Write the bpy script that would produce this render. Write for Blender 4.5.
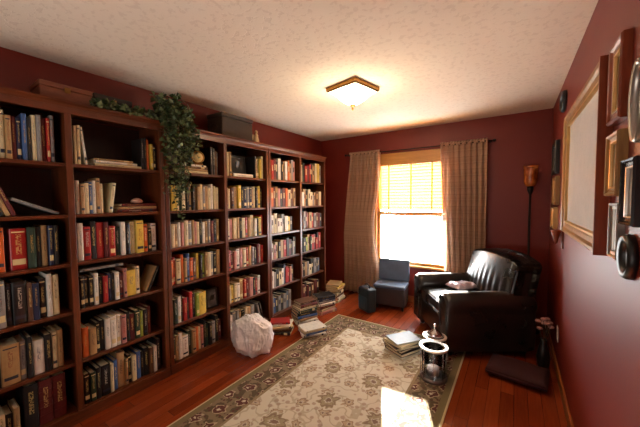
import bpy, bmesh, math, random
from mathutils import Vector, Matrix, noise
random.seed(7)
for o in list(bpy.data.objects): bpy.data.objects.remove(o)
S = bpy.context.scene
COL = S.collection
PI = math.pi
# ---------------------------------------------------------------- camera, world, sun, exposure
F_PX = 289.46
YAW, PITCH, ROLL = 0.5936, -0.0475, -0.007
cam_d = bpy.data.cameras.new('camera'); cam = bpy.data.objects.new('camera', cam_d); COL.objects.link(cam)
cam_d.sensor_width = 36; cam_d.sensor_fit = 'HORIZONTAL'; cam_d.lens = F_PX / 640 * 36
cam_d.clip_start = 0.02
fw = Vector((-math.sin(YAW)*math.cos(PITCH), math.cos(YAW)*math.cos(PITCH), math.sin(PITCH)))
rt = Vector((math.cos(YAW), math.sin(YAW), 0)); up = rt.cross(fw)
r2 = math.cos(ROLL)*rt + math.sin(ROLL)*up; u2 = -math.sin(ROLL)*rt + math.cos(ROLL)*up
m = Matrix((r2, u2, -fw)).transposed().to_4x4(); m.translation = Vector((2.7185, -0.6496, 1.4597))
cam.matrix_world = m
S.camera = cam
S.view_settings.view_transform = 'Standard'; S.view_settings.look = 'None'
S.view_settings.gamma = 1; S.view_settings.use_curve_mapping = False
S.view_settings.exposure = 0.33

world = bpy.data.worlds.new('world'); S.world = world; world.use_nodes = True
bg = world.node_tree.nodes['Background']; bg.inputs[0].default_value = (0.97, 0.97, 0.97, 1); bg.inputs[1].default_value = 21.0

sun_d = bpy.data.lights.new('sun', 'SUN'); sun = bpy.data.objects.new('sun', sun_d); COL.objects.link(sun)
sun_d.energy = 120; sun_d.angle = 0.012; sun_d.color = (1.0, 0.93, 0.82)
sdir = Vector((0.41, -1.0, -0.335)).normalized()
sun.rotation_euler = sdir.to_track_quat('-Z', 'Y').to_euler(); sun.location = (0, 8, 4)

# added soft fill light behind the camera, tilted up towards the ceiling
back_d = bpy.data.lights.new('rear_fill', 'AREA'); back_l = bpy.data.objects.new('rear_fill', back_d); COL.objects.link(back_l)
back_d.shape = 'RECTANGLE'; back_d.size = 1.6; back_d.size_y = 1.0; back_d.energy = 32; back_d.color = (1.0, 0.95, 0.86)
back_l.location = (1.6, -1.9, 1.1); back_l.rotation_euler = (math.radians(146), 0, math.radians(4))

# ---------------------------------------------------------------- helpers
W, L, H, D = 3.04, 3.4355, 2.44, 0.359
U = 0.6
def srgb(r, g, b):
    f = lambda c: ((c/255+0.055)/1.055)**2.4 if c/255 > 0.04045 else c/255/12.92
    return (f(r), f(g), f(b), 1)

class MB:
    def __init__(s): s.b = bmesh.new()
    def _add(s, vs, M):
        if M is not None: bmesh.ops.transform(s.b, matrix=M, verts=vs)
    def box(s, c, d, bev=0, seg=2, M=None, mi=0):
        r = bmesh.ops.create_cube(s.b, size=1); vs = r['verts']
        bmesh.ops.scale(s.b, vec=d, verts=vs); bmesh.ops.translate(s.b, vec=c, verts=vs)
        if M is not None: bmesh.ops.transform(s.b, matrix=M, verts=vs)
        fs = {f for v in vs for f in v.link_faces}
        for f in fs: f.material_index = mi
        if bev:
            es = {e for v in vs for e in v.link_edges}
            r = bmesh.ops.bevel(s.b, geom=list(es), offset=bev, segments=seg, affect='EDGES', profile=0.5)
            for f in r['faces']: f.material_index = mi
        return s
    def bb(s, x0, x1, y0, y1, z0, z1, bev=0, seg=2, mi=0):
        return s.box(((x0+x1)/2, (y0+y1)/2, (z0+z1)/2), (x1-x0, y1-y0, z1-z0), bev, seg, None, mi)
    def lathe(s, prof, n=24, c=(0, 0, 0), M=None, mi=0, cap=True, smooth=True, sx=1, sy=1):
        rings = []
        for (r, z) in prof:
            rings.append([s.b.verts.new((c[0]+sx*r*math.cos(2*PI*i/n), c[1]+sy*r*math.sin(2*PI*i/n), c[2]+z)) for i in range(n)])
        fs = []
        for a, b in zip(rings, rings[1:]):
            for i in range(n): fs.append(s.b.faces.new((a[i], a[(i+1) % n], b[(i+1) % n], b[i])))
        if cap:
            fs.append(s.b.faces.new(list(reversed(rings[0])))); fs.append(s.b.faces.new(rings[-1]))
        for f in fs: f.material_index = mi; f.smooth = smooth
        if M is not None: bmesh.ops.transform(s.b, matrix=M, verts=[v for r in rings for v in r])
        return s
    def tube(s, pts, r, n=8, mi=0, closed=False):
        pts = [Vector(p) for p in pts]; rings = []
        N = len(pts)
        for i, p in enumerate(pts):
            if closed: t = pts[(i+1) % N]-pts[i-1]
            else: t = pts[min(i+1, N-1)]-pts[max(i-1, 0)]
            t.normalize()
            a = Vector((0, 0, 1)) if abs(t.z) < .9 else Vector((1, 0, 0))
            u = t.cross(a).normalized(); v = t.cross(u)
            rr = r[i] if isinstance(r, (list, tuple)) else r
            rings.append([s.b.verts.new(p+(u*math.cos(2*PI*k/n)+v*math.sin(2*PI*k/n))*rr) for k in range(n)])
        seq = list(zip(rings, rings[1:]))
        if closed: seq.append((rings[-1], rings[0]))
        for a, b in seq:
            for k in range(n):
                f = s.b.faces.new((a[k], a[(k+1) % n], b[(k+1) % n], b[k])); f.smooth = True; f.material_index = mi
        if not closed:
            s.b.faces.new(list(reversed(rings[0]))).material_index = mi; s.b.faces.new(rings[-1]).material_index = mi
        return s
    def grid(s, fn, nu, nv, mi=0, closed_u=False):
        g = [[s.b.verts.new(fn(i/(nu), j/(nv))) for j in range(nv+1)] for i in range(nu+(0 if closed_u else 1))]
        n = nu if closed_u else nu
        for i in range(n):
            for j in range(nv):
                i2 = (i+1) % len(g)
                f = s.b.faces.new((g[i][j], g[i2][j], g[i2][j+1], g[i][j+1])); f.smooth = True; f.material_index = mi
        return s
    def prism(s, poly, y0, y1, mi=0, smooth=False):   # polygon in x,z extruded along y
        a = [s.b.verts.new((x, y0, z)) for x, z in poly]; b = [s.b.verts.new((x, y1, z)) for x, z in poly]
        n = len(poly)
        s.b.faces.new(a).material_index = mi; s.b.faces.new(list(reversed(b))).material_index = mi
        for i in range(n):
            f = s.b.faces.new((a[i], b[i], b[(i+1) % n], a[(i+1) % n])); f.smooth = smooth; f.material_index = mi
        return s
    def build(s, name, mats, parent=None, loc=None, rot=None, smooth=None, solid=None, sub=0):
        bmesh.ops.recalc_face_normals(s.b, faces=s.b.faces)
        me = bpy.data.meshes.new(name); s.b.to_mesh(me); s.b.free()
        for mt in (mats if isinstance(mats, (list, tuple)) else [mats]): me.materials.append(mt)
        o = bpy.data.objects.new(name, me); COL.objects.link(o)
        if parent: o.parent = parent
        if loc: o.location = loc
        if rot: o.rotation_euler = rot
        if smooth is not None:
            for p in me.polygons: p.use_smooth = smooth
        if solid:
            md = o.modifiers.new('solid', 'SOLIDIFY'); md.thickness = solid; md.offset = 0
        if sub:
            md = o.modifiers.new('sub', 'SUBSURF'); md.levels = sub; md.render_levels = sub
        return o
def tag(o, label, cat, group=None, kind=None):
    o['label'] = label; o['category'] = cat
    if group: o['group'] = group
    if kind: o['kind'] = kind
    return o
def empty(name, loc, label, cat, rz=0, group=None):
    o = bpy.data.objects.new(name, None); COL.objects.link(o); o.location = loc; o.rotation_euler = (0, 0, rz)
    o.empty_display_size = .05
    return tag(o, label, cat, group)
def struct(o): o['kind'] = 'structure'; return o

# node expression helper
class NT:
    def __init__(s, name):
        s.m = bpy.data.materials.new(name); s.m.use_nodes = True; s.t = s.m.node_tree
        s.bsdf = s.t.nodes['Principled BSDF']
    def n(s, typ, **kw):
        nd = s.t.nodes.new(typ)
        for k, v in kw.items():
            if k in nd.inputs: s.set(nd.inputs[k], v)
            else: setattr(nd, k, v)
        return nd
    def set(s, inp, v):
        if hasattr(v, 'is_output') or isinstance(v, bpy.types.NodeSocket): s.t.links.new(v, inp)
        else: inp.default_value = v
    def ma(s, op, a, b=0.0, c=None):
        nd = s.t.nodes.new('ShaderNodeMath'); nd.operation = op
        s.set(nd.inputs[0], a); s.set(nd.inputs[1], b)
        if c is not None: s.set(nd.inputs[2], c)
        return nd.outputs[0]
    def coord(s, which='Object'): return s.t.nodes.new('ShaderNodeTexCoord').outputs[which]
    def xyz(s, v):
        nd = s.t.nodes.new('ShaderNodeSeparateXYZ'); s.t.links.new(v, nd.inputs[0]); return nd.outputs
    def cxyz(s, x, y, z):
        nd = s.t.nodes.new('ShaderNodeCombineXYZ'); s.set(nd.inputs[0], x); s.set(nd.inputs[1], y); s.set(nd.inputs[2], z); return nd.outputs[0]
    def mapp(s, v, scale=(1, 1, 1), loc=(0, 0, 0), rot=(0, 0, 0)):
        nd = s.t.nodes.new('ShaderNodeMapping'); s.t.links.new(v, nd.inputs[0])
        nd.inputs['Scale'].default_value = scale; nd.inputs['Location'].default_value = loc; nd.inputs['Rotation'].default_value = rot
        return nd.outputs[0]
    def noise(s, v, scale=5, detail=3, rough=.5, out='Fac'):
        nd = s.t.nodes.new('ShaderNodeTexNoise'); s.t.links.new(v, nd.inputs['Vector'])
        nd.inputs['Scale'].default_value = scale; nd.inputs['Detail'].default_value = detail; nd.inputs['Roughness'].default_value = rough
        return nd.outputs[out]
    def ramp(s, f, stops, interp='LINEAR'):
        nd = s.t.nodes.new('ShaderNodeValToRGB'); s.t.links.new(f, nd.inputs[0]); cr = nd.color_ramp; cr.interpolation = interp
        while len(cr.elements) < len(stops): cr.elements.new(.5)
        for e, (p, c) in zip(cr.elements, stops): e.position = p; e.color = c
        return nd.outputs[0]
    def mix(s, f, a, b):
        nd = s.t.nodes.new('ShaderNodeMix'); nd.data_type = 'RGBA'
        s.set(nd.inputs[0], f); s.set(nd.inputs[6], a); s.set(nd.inputs[7], b); return nd.outputs[2]
    def bump(s, h, strength=.3, dist=.01):
        nd = s.t.nodes.new('ShaderNodeBump'); s.t.links.new(h, nd.inputs['Height'])
        nd.inputs['Strength'].default_value = strength; nd.inputs['Distance'].default_value = dist
        s.t.links.new(nd.outputs[0], s.bsdf.inputs['Normal'])
    def base(s, c, rough=.5, metal=0, spec=.5, coat=0):
        s.set(s.bsdf.inputs['Base Color'], c); s.set(s.bsdf.inputs['Roughness'], rough)
        s.bsdf.inputs['Metallic'].default_value = metal; s.bsdf.inputs['Specular IOR Level'].default_value = spec
        s.bsdf.inputs['Coat Weight'].default_value = coat
        return s.m
_M = {}
def plain(name, c, rough=.5, metal=0, spec=.5, coat=0, var=.12, sc=12):
    if name in _M: return _M[name]
    n = NT(name); nz = n.noise(n.coord(), sc, 3)
    f = lambda k: tuple(min(1, x*k) for x in c[:3])+(1,)
    col = n.ramp(nz, [(.3, f(1-var)), (.7, f(1+var))])
    _M[name] = n.base(col, rough, metal, spec, coat); return _M[name]
def wood(name, dark, light, rough=.35, axis='z', sc=1.0, coat=0.0, spec=.5):
    if name in _M: return _M[name]
    n = NT(name); v = n.coord()
    st = {'z': (14, 14, 1.2), 'y': (14, 1.2, 14), 'x': (1.2, 14, 14)}[axis]
    a = n.noise(n.mapp(v, tuple(q*sc for q in st)), 2.2, 6, .6)
    b = n.noise(n.mapp(v, tuple(q*sc for q in st)), 9, 3, .5)
    f = n.ma('ADD', n.ma('MULTIPLY', a, .7), n.ma('MULTIPLY', b, .3))
    col = n.ramp(f, [(.3, dark), (.7, light)]); n.bump(b, .05, .002)
    _M[name] = n.base(col, rough, 0, spec, coat); return _M[name]

# ---------------------------------------------------------------- materials
def wall_paint():
    n = NT('red_wall_paint'); v = n.coord()
    a = n.noise(v, 2.0, 3); b = n.noise(v, 140, 2)
    col = n.ramp(a, [(.3, srgb(106, 26, 12)), (.7, srgb(115, 30, 14))]); n.bump(b, .12, .002)
    return n.base(col, .48, 0, .5)
def ceiling_paint():
    n = NT('textured_ceiling_paint'); v = n.coord()
    vo = n.t.nodes.new('ShaderNodeTexVoronoi'); n.t.links.new(n.mapp(v, (1, 1, 1)), vo.inputs['Vector']); vo.inputs['Scale'].default_value = 26
    nz = n.noise(v, 30, 4, .6); nz2 = n.noise(v, 60, 2)
    stamp = n.ramp(n.ma('ADD', nz, n.ma('MULTIPLY', vo.outputs['Distance'], .25)), [(.67, (0, 0, 0, 1)), (.74, (1, 1, 1, 1))])
    col = n.mix(n.ma('MULTIPLY', stamp, .13), srgb(232, 220, 203), srgb(150, 120, 98))
    n.bump(n.ma('ADD', n.ma('MULTIPLY', stamp, -1.0), n.ma('MULTIPLY', nz2, .4)), 0.3, .004)
    return n.base(col, .9, 0, .2)
def floor_wood():
    n = NT('cherry_floorboards'); v = n.coord(); x, y, z = n.xyz(v)
    row = n.ma('FLOOR', n.ma('DIVIDE', x, .083))
    wn = n.t.nodes.new('ShaderNodeTexWhiteNoise'); wn.noise_dimensions = '1D'; n.t.links.new(row, wn.inputs['W'])
    yy = n.ma('ADD', y, n.ma('MULTIPLY', wn.outputs['Value'], 3.0)); seg = n.ma('FLOOR', n.ma('DIVIDE', yy, .95))
    wn2 = n.t.nodes.new('ShaderNodeTexWhiteNoise'); wn2.noise_dimensions = '2D'; n.t.links.new(n.cxyz(row, seg, 0.0), wn2.inputs['Vector'])
    g = n.noise(n.mapp(v, (26, 1.6, 1)), 3, 5, .6)
    f = n.ma('ADD', n.ma('MULTIPLY', wn2.outputs['Value'], .45), n.ma('MULTIPLY', g, .55))
    col = n.ramp(f, [(.2, srgb(108, 40, 16)), (.5, srgb(132, 54, 23)), (.8, srgb(150, 68, 32))])
    ex = n.ma('ABSOLUTE', n.ma('SUBTRACT', n.ma('FRACT', n.ma('DIVIDE', x, .083)), .5)); ey = n.ma('ABSOLUTE', n.ma('SUBTRACT', n.ma('FRACT', n.ma('DIVIDE', yy, .95)), .5))
    gap = n.ma('MAXIMUM', n.ma('GREATER_THAN', ex, .485), n.ma('GREATER_THAN', ey, .4985))
    col = n.mix(n.ma('MULTIPLY', gap, .7), col, srgb(40, 12, 6)); n.bump(n.ma('MULTIPLY', gap, -1.0), .3, .002)
    return n.base(col, n.ma('ADD', n.ma('MULTIPLY', g, .14), .16), 0, .5)
M_WALL = wall_paint(); M_CEIL = ceiling_paint(); M_FLOOR = floor_wood()
M_CASE = wood('mahogany_bookcase', srgb(60, 26, 11), srgb(110, 54, 25), .34, 'z')
M_BACKP = wood('recess_shaded_back_panel', srgb(38, 17, 9), srgb(58, 27, 14), .5, 'z')  # shade of the deep shelves is put into this darker brown
M_CASEY = wood('mahogany_shelf', srgb(60, 26, 11), srgb(110, 54, 25), .34, 'y')
M_OAK = wood('golden_oak_trim', srgb(176, 118, 48), srgb(208, 150, 72), .4, 'x')
M_OAKZ = wood('golden_oak_upright', srgb(176, 118, 48), srgb(208, 150, 72), .4, 'z')
M_BASEB = wood('oak_baseboard', srgb(128, 66, 30), srgb(158, 92, 44), .4, 'y')
M_PAGES = plain('page_block', srgb(214, 200, 168), .9, var=.08, sc=60)
M_BLACK = plain('black_plastic', srgb(22, 21, 22), .4)
M_BRASS = plain('antique_brass', srgb(150, 110, 60), .35, 1)
M_CHROME = plain('polished_metal', srgb(205, 205, 208), .18, 1, var=.03)
M_PEWTER = plain('pewter_metal', srgb(120, 110, 106), .4, .7)
M_IRON = plain('dark_bronze_metal', srgb(34, 26, 24), .45, .6)

# ---------------------------------------------------------------- room shell
YB = -2.0
struct(MB().bb(-.1, W+.1, YB-.1, L+.1, -.1, 0).build('floor', M_FLOOR))
struct(MB().bb(-.1, W+.1, YB-.1, L+.12, H, H+.1).build('ceiling', M_CEIL))
struct(MB().bb(-.1, 0, YB-.1, L+.1, 0, H).build('wall_left', M_WALL))
struct(MB().bb(W, W+.1, YB-.1, L+.1, 0, H).build('wall_right', M_WALL))
WX0, WX1, WZ0, WZ1 = 1.0, 1.98, .53, 2.0
b = MB(); b.bb(0, WX0, L, L+.12, 0, H); b.bb(WX1, W, L, L+.12, 0, H); b.bb(WX0, WX1, L, L+.12, 0, WZ0); b.bb(WX0, WX1, L, L+.12, WZ1, H)
struct(b.build('wall_far', M_WALL))
b = MB(); b.bb(0, W, YB-.1, YB, 0, H)
struct(b.build('wall_rear', M_WALL))
struct(MB().bb(W-.014, W, YB, L, 0, .085, .003).build('baseboard_right', M_BASEB))
struct(MB().bb(.0, W-.014, L-.014, L, 0, .085, .003).build('baseboard_far', M_BASEB))
# window
wr = struct(bpy.data.objects.new('window_1', None)); COL.objects.link(wr); wr.location = ((WX0+WX1)/2, L, WZ0)
def wpart(name, mb, mat): 
    o = mb.build(name, mat); o.parent = wr; o.matrix_parent_inverse = Matrix.Translation(-Vector(wr.location)); return o
b = MB(); b.bb(WX0-.1, WX1+.1, L-.02, L, WZ1-.01, WZ1+.12, .004); wpart('head_casing', b, M_OAK)
for sx in (WX0-.1, WX1): 
    b = MB(); b.bb(sx, sx+.1, L-.02, L, WZ0-.1, WZ1-.01, .004); wpart('side_casing', b, M_OAKZ)
b = MB(); b.bb(WX0-.12, WX1+.12, L-.05, L+.05, WZ0-.025, WZ0, .004); wpart('window_sill', b, M_OAK)
b = MB(); b.bb(WX0, WX0+.035, L+.03, L+.08, WZ0, WZ1); b.bb(WX1-.035, WX1, L+.03, L+.08, WZ0, WZ1); b.bb(WX0+.035, WX1-.035, L+.03, L+.08, WZ0, WZ0+.04); b.bb(WX0+.035, WX1-.035, L+.03, L+.08, WZ1-.04, WZ1)
wpart('window_frame', b, M_OAKZ)
b = MB(); b.bb(WX0+.035, WX1-.035, L+.03, L+.07, 1.225, 1.265); wpart('meeting_rail', b, M_OAK)
n = NT('window_glass'); tr = n.t.nodes.new('ShaderNodeBsdfTransparent'); tr.inputs[0].default_value = (.96, .98, .98, 1)
gl = n.t.nodes.new('ShaderNodeBsdfGlossy'); gl.inputs['Roughness'].default_value = .02; mx = n.t.nodes.new('ShaderNodeMixShader'); mx.inputs[0].default_value = .05
n.t.links.new(tr.outputs[0], mx.inputs[1]); n.t.links.new(gl.outputs[0], mx.inputs[2]); n.t.links.new(mx.outputs[0], n.t.nodes['Material Output'].inputs[0])
M_PANE = n.m
b = MB(); b.bb(WX0+.035, WX1-.035, L+.05, L+.054, WZ0+.04, 1.225); wpart('pane', b, M_PANE)
b = MB(); b.bb(WX0+.035, WX1-.035, L+.05, L+.054, 1.265, WZ1-.04); wpart('pane', b, M_PANE)

# ---------------------------------------------------------------- rug
def rug_mat(w, l):
    n = NT('oriental_rug_wool'); x, y, z = n.xyz(n.coord())
    ex = n.ma('SUBTRACT', w/2, n.ma('ABSOLUTE', x)); ey = n.ma('SUBTRACT', l/2, n.ma('ABSOLUTE', y)); e = n.ma('MINIMUM', ex, ey)
    warp = n.noise(n.coord(), 14, 2); wv = n.ma('MULTIPLY', n.ma('SUBTRACT', warp, .5), .08)
    xw = n.ma('ADD', x, wv); yw = n.ma('ADD', y, wv)
    def rosette(cell, ox, oy, R, pet, xs=xw, ys=yw):
        row = n.ma('FLOOR', n.ma('DIVIDE', n.ma('ADD', ys, oy), cell))
        sh = n.ma('MULTIPLY', n.ma('MODULO', n.ma('ABSOLUTE', row), 2.0), cell/2)
        cx = n.ma('SUBTRACT', n.ma('FRACT', n.ma('DIVIDE', n.ma('ADD', n.ma('ADD', xs, ox), sh), cell)), .5)
        cy = n.ma('SUBTRACT', n.ma('FRACT', n.ma('DIVIDE', n.ma('ADD', ys, oy), cell)), .5)
        r = n.ma('SQRT', n.ma('ADD', n.ma('MULTIPLY', cx, cx), n.ma('MULTIPLY', cy, cy)))
        th = n.ma('ARCTAN2', cy, cx)
        rr = n.ma('DIVIDE', r, n.ma('ADD', R, n.ma('MULTIPLY', n.ma('COSINE', n.ma('MULTIPLY', th, float(pet))), R*.16)))
        return rr
    beige = srgb(210, 204, 186); tan = srgb(182, 164, 138); brown = srgb(132, 110, 96); olive = srgb(160, 148, 120); mar = srgb(96, 62, 56)
    T = (0, 0, 0, 1); O = (1, 1, 1, 1)
    field = n.mix(n.ma('MULTIPLY', n.ramp(n.ma('ABSOLUTE', n.ma('SUBTRACT', n.noise(n.coord(), 9, 1), .5)), [(.0, O), (.02, O), (.035, T)]), .55), beige, olive)
    vo = n.t.nodes.new('ShaderNodeTexVoronoi'); n.t.links.new(n.coord(), vo.inputs['Vector']); vo.inputs['Scale'].default_value = 17
    field = n.mix(n.ma('MULTIPLY', n.ramp(vo.outputs['Distance'], [(.24, O), (.34, T)]), .75), field, srgb(162, 140, 124))
    for (cell, ox, oy, R, pet, c1, c2) in ((.185, .05, .03, .25, 6, tan, brown), (.37, .0, .0, .235, 8, olive, brown)):
        rr = rosette(cell, ox, oy, R, pet)
        field = n.mix(n.ramp(rr, [(.95, O), (1.02, T)]), field, beige)
        ring = n.ramp(rr, [(.0, c2), (.22, c2), (.27, beige), (.38, c1), (.62, c1), (.66, c2), (.84, c1), (.9, beige)])
        field = n.mix(n.ramp(rr, [(.88, O), (.93, T)]), field, ring)
    # border
    bf = n.mix(n.ramp(n.noise(n.coord(), 20, 2), [(.45, T), (.52, O)]), srgb(92, 80, 62), srgb(132, 116, 92))
    rr = rosette(.14, .02, .05, .33, 5)
    bf = n.mix(n.ramp(rr, [(.85, O), (.95, T)]), bf, n.ramp(rr, [(.0, beige), (.25, tan), (.3, mar), (.7, mar), (.75, tan)]))
    v2 = n.t.nodes.new('ShaderNodeTexVoronoi'); n.t.links.new(n.coord(), v2.inputs['Vector']); v2.inputs['Scale'].default_value = 30
    bf = n.mix(n.ramp(v2.outputs['Distance'], [(.22, O), (.32, T)]), bf, mar)
    def band(a, b): return n.ma('MULTIPLY', n.ma('GREATER_THAN', e, a), n.ma('LESS_THAN', e, b))
    c = n.mix(n.ma('LESS_THAN', e, .295), field, srgb(146, 128, 100))
    c = n.mix(n.ma('LESS_THAN', e, .275), c, bf)
    c = n.mix(n.ma('LESS_THAN', e, .06), c, srgb(122, 110, 80))
    c = n.mix(n.ma('LESS_THAN', e, .014), c, srgb(196, 178, 140))
    n.bump(n.noise(n.coord(), 260, 2), .4, .003)
    return n.base(c, .95, 0, .1)
RX0, RX1, RY0, RY1 = .886, 2.358, .03, 2.467
rug = MB().box((0, 0, .004), (RX1-RX0, RY1-RY0, .008), .003, 2).build('area_rug', rug_mat(RX1-RX0, RY1-RY0), loc=((RX0+RX1)/2, (RY0+RY1)/2, 0.0005))
tag(rug, 'beige floral oriental rug with dark flowered border on the wood floor', 'rug')

# ---------------------------------------------------------------- bookcases
ZT = 2.09
SHELF_Z = [.075, .400, .742, 1.060, 1.375, 1.705]       # top faces, bottom to top
def bookcase(y0, label):
    r = empty('bookcase', (0, y0, 0), label, 'bookcase', group='tall bookcases along the left wall')
    w = 2*U
    MB().bb(.004, .014, .02, w-.02, .05, ZT-.03).build('back_panel', M_BACKP, r)
    for y in (.003, w-.025):
        MB().bb(.004, D-.02, y, y+.022, 0.0, ZT-.02, .001).build('side_panel', M_CASE, r)
    MB().bb(.016, D-.02, U-.011, U+.011, .0, ZT-.02, .001).build('divider', M_CASE, r)
    for ya, yb in ((.003, .036), (w-.036, w-.003), (U-.018, U+.018)):
        MB().bb(D-.019, D, ya, yb, 0, ZT-.05, .003).build('stile', M_CASE, r)
    for k, (a, c) in enumerate(((.026, U-.012), (U+.012, w-.026))):
        for z in SHELF_Z[1:]:
            MB().bb(.016, D-.022 if z != SHELF_Z[3] else D-.012, a, c, z-.022, z, .002).build('shelf', M_CASEY, r)
    MB().bb(.016, D-.022, .026, w-.026, SHELF_Z[0]-.02, SHELF_Z[0]-.0005).build('bottom_board', M_CASEY, r)
    MB().bb(D-.016, D+.006, .003, w-.003, 0, SHELF_Z[0], .003).build('plinth', M_CASEY, r)
    b = MB(); b.bb(.004, D-.0195, .003, w-.003, ZT-.02, ZT, .002); b.bb(D-.019, D+.004, .003, w-.003, ZT-.075, ZT-.012, .002)
    b.prism([(D-.02, ZT-.035), (D+.006, ZT-.035), (D+.012, ZT-.02), (D+.024, ZT-.01), (D+.026, ZT), (D-.02, ZT)], .001, w-.001)
    b.build('crown_molding', M_CASEY, r)
    return r
bookcase(-U, 'nearest dark cherry bookcase at the left edge, partly cut off')
bookcase(U, 'middle dark cherry bookcase with ivy hanging at its near edge')
bookcase(3*U, 'farthest dark cherry bookcase, next to the window wall')

# ---------------------------------------------------------------- books
CN = dict(k=('black', (30, 27, 27)), n=('navy', (30, 36, 66)), b=('blue', (58, 88, 138)), s=('slate', (84, 96, 112)), g=('dark green', (38, 58, 42)),
          l=('light green', (142, 158, 60)), y=('yellow', (208, 176, 70)), c=('cream', (206, 190, 150)), w=('white', (218, 212, 200)), t=('tan', (166, 132, 88)),
          o=('orange', (196, 92, 34)), r=('red', (160, 34, 30)), m=('maroon', (92, 28, 28)), h=('brown', (94, 58, 36)), a=('grey', (138, 134, 130)),
          p=('pink', (178, 120, 110)), v=('olive green', (86, 88, 50)))
LIGHT = 'lycwtap'
def book_mat(c, var):
    key = 'book_cloth_%s_%d' % (CN[c][0].replace(' ', '_'), var)
    if key in _M: return _M[key]
    n = NT(key); gx, gy, gz = n.xyz(n.coord('Generated')); ox, oy, oz = n.xyz(n.coord('Object'))
    rnd = n.t.nodes.new('ShaderNodeObjectInfo').outputs['Random']
    base = srgb(*CN[c][1])
    rr = random.Random(ord(c)*13+var)
    inks = [srgb(34, 28, 30), srgb(120, 34, 28), srgb(40, 56, 96)] if c in LIGHT else [srgb(206, 180, 110), srgb(214, 206, 190), srgb(190, 150, 80)]
    ink = inks[var % 3]; band = [srgb(150, 36, 28), srgb(210, 190, 140), srgb(40, 44, 60)][(var+1) % 3]
    col = n.mix(n.ramp(n.noise(n.coord(), 30, 3), [(.4, (0, 0, 0, 1)), (.7, (.35, .35, .35, 1))]), base, tuple(q*.6 for q in base[:3])+(1,))
    # a title running along the spine: thin broken lettering in a zone
    zone0 = .34+.1*rr.random(); zone1 = .72+.16*rr.random()
    inz = n.ma('MULTIPLY', n.ma('GREATER_THAN', gz, zone0), n.ma('LESS_THAN', gz, zone1))
    iny = n.ma('LESS_THAN', n.ma('ABSOLUTE', n.ma('SUBTRACT', gy, .5)), .12+.08*rr.random())
    zz = n.ma('ADD', n.ma('MULTIPLY', oz, 230.0), n.ma('MULTIPLY', rnd, 50.0))
    wn = n.t.nodes.new('ShaderNodeTexWhiteNoise'); wn.noise_dimensions = '2D'; n.t.links.new(n.cxyz(n.ma('FLOOR', n.ma('MULTIPLY', zz, 1.0)), n.ma('FLOOR', n.ma('MULTIPLY', gy, 12.0)), 0.0), wn.inputs['Vector'])
    let = n.ma('GREATER_THAN', wn.outputs['Value'], .5)
    front = n.ma('GREATER_THAN', gx, .985)
    col = n.mix(n.ma('MULTIPLY', n.ma('MULTIPLY', n.ma('MULTIPLY', inz, iny), let), n.ma('MULTIPLY', front, .6)), col, ink)
    if var in (1, 3):
        bd = n.ma('MULTIPLY', n.ma('GREATER_THAN', gz, .12), n.ma('LESS_THAN', gz, .2 if var == 1 else .26))
        bd2 = n.ma('MULTIPLY', n.ma('GREATER_THAN', gz, .9), n.ma('LESS_THAN', gz, .93))
        col = n.mix(n.ma('MULTIPLY', n.ma('MAXIMUM', bd, bd2), front), col, band)
    _M[key] = n.base(col, .38 if var % 2 else .62, 0, .4); return _M[key]
def book_mesh_parts(t, h, w, ribs=False):
    """cover centred on the origin: spine towards +x, thickness along y, height along z"""
    ct = min(.003, t*.14)
    b = MB(); n = 6
    # cover as a C profile (x,y) extruded in z : boards + slightly rounded spine
    out = []
    out.append((-w/2, -t/2))
    for i in range(n+1):
        a = -PI/2+PI*i/n
        out.append((w/2-.006+.006*math.cos(a), t/2*math.sin(a)))
    out.append((-w/2, t/2)); out.append((-w/2, t/2-ct)); out.append((w/2-.009, t/2-ct)); out.append((w/2-.009, -t/2+ct)); out.append((-w/2, -t/2+ct))
    lo = [b.b.verts.new((x, y, -h/2)) for x, y in out]; hi = [b.b.verts.new((x, y, h/2)) for x, y in out]
    N = len(out)
    # cap faces as quads/ngons of the concave profile
    b.b.faces.new(lo); b.b.faces.new(list(reversed(hi)))
    for i in range(N): b.b.faces.new((lo[i], hi[i], hi[(i+1) % N], lo[(i+1) % N]))
    if ribs:
        for q in (-.3, -.12, .06, .24, .36): b.bb(w/2-.004, w/2+.0025, -t/2+.002, t/2-.002, h*q-.003, h*q+.003)
    p = MB().bb(-w/2+.004, w/2-.0095, -t/2+ct+.0002, t/2-ct-.0002, -h/2+.004, h/2-.004)
    return b, p
BOOKS = []   # (priority, dict)
def reg(col, shelf, c, t, h, w, loc, rot, var, label=None, group=None, ribs=False, prio=0):
    BOOKS.append(dict(col=col, shelf=shelf, c=c, t=t, h=h, w=w, loc=loc, rot=rot, var=var, label=label, group=group, ribs=ribs, prio=prio))
rb = random.Random(11)
def bay(col): y0 = (col-2)*U; return y0+.03, y0+U-.03
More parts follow.
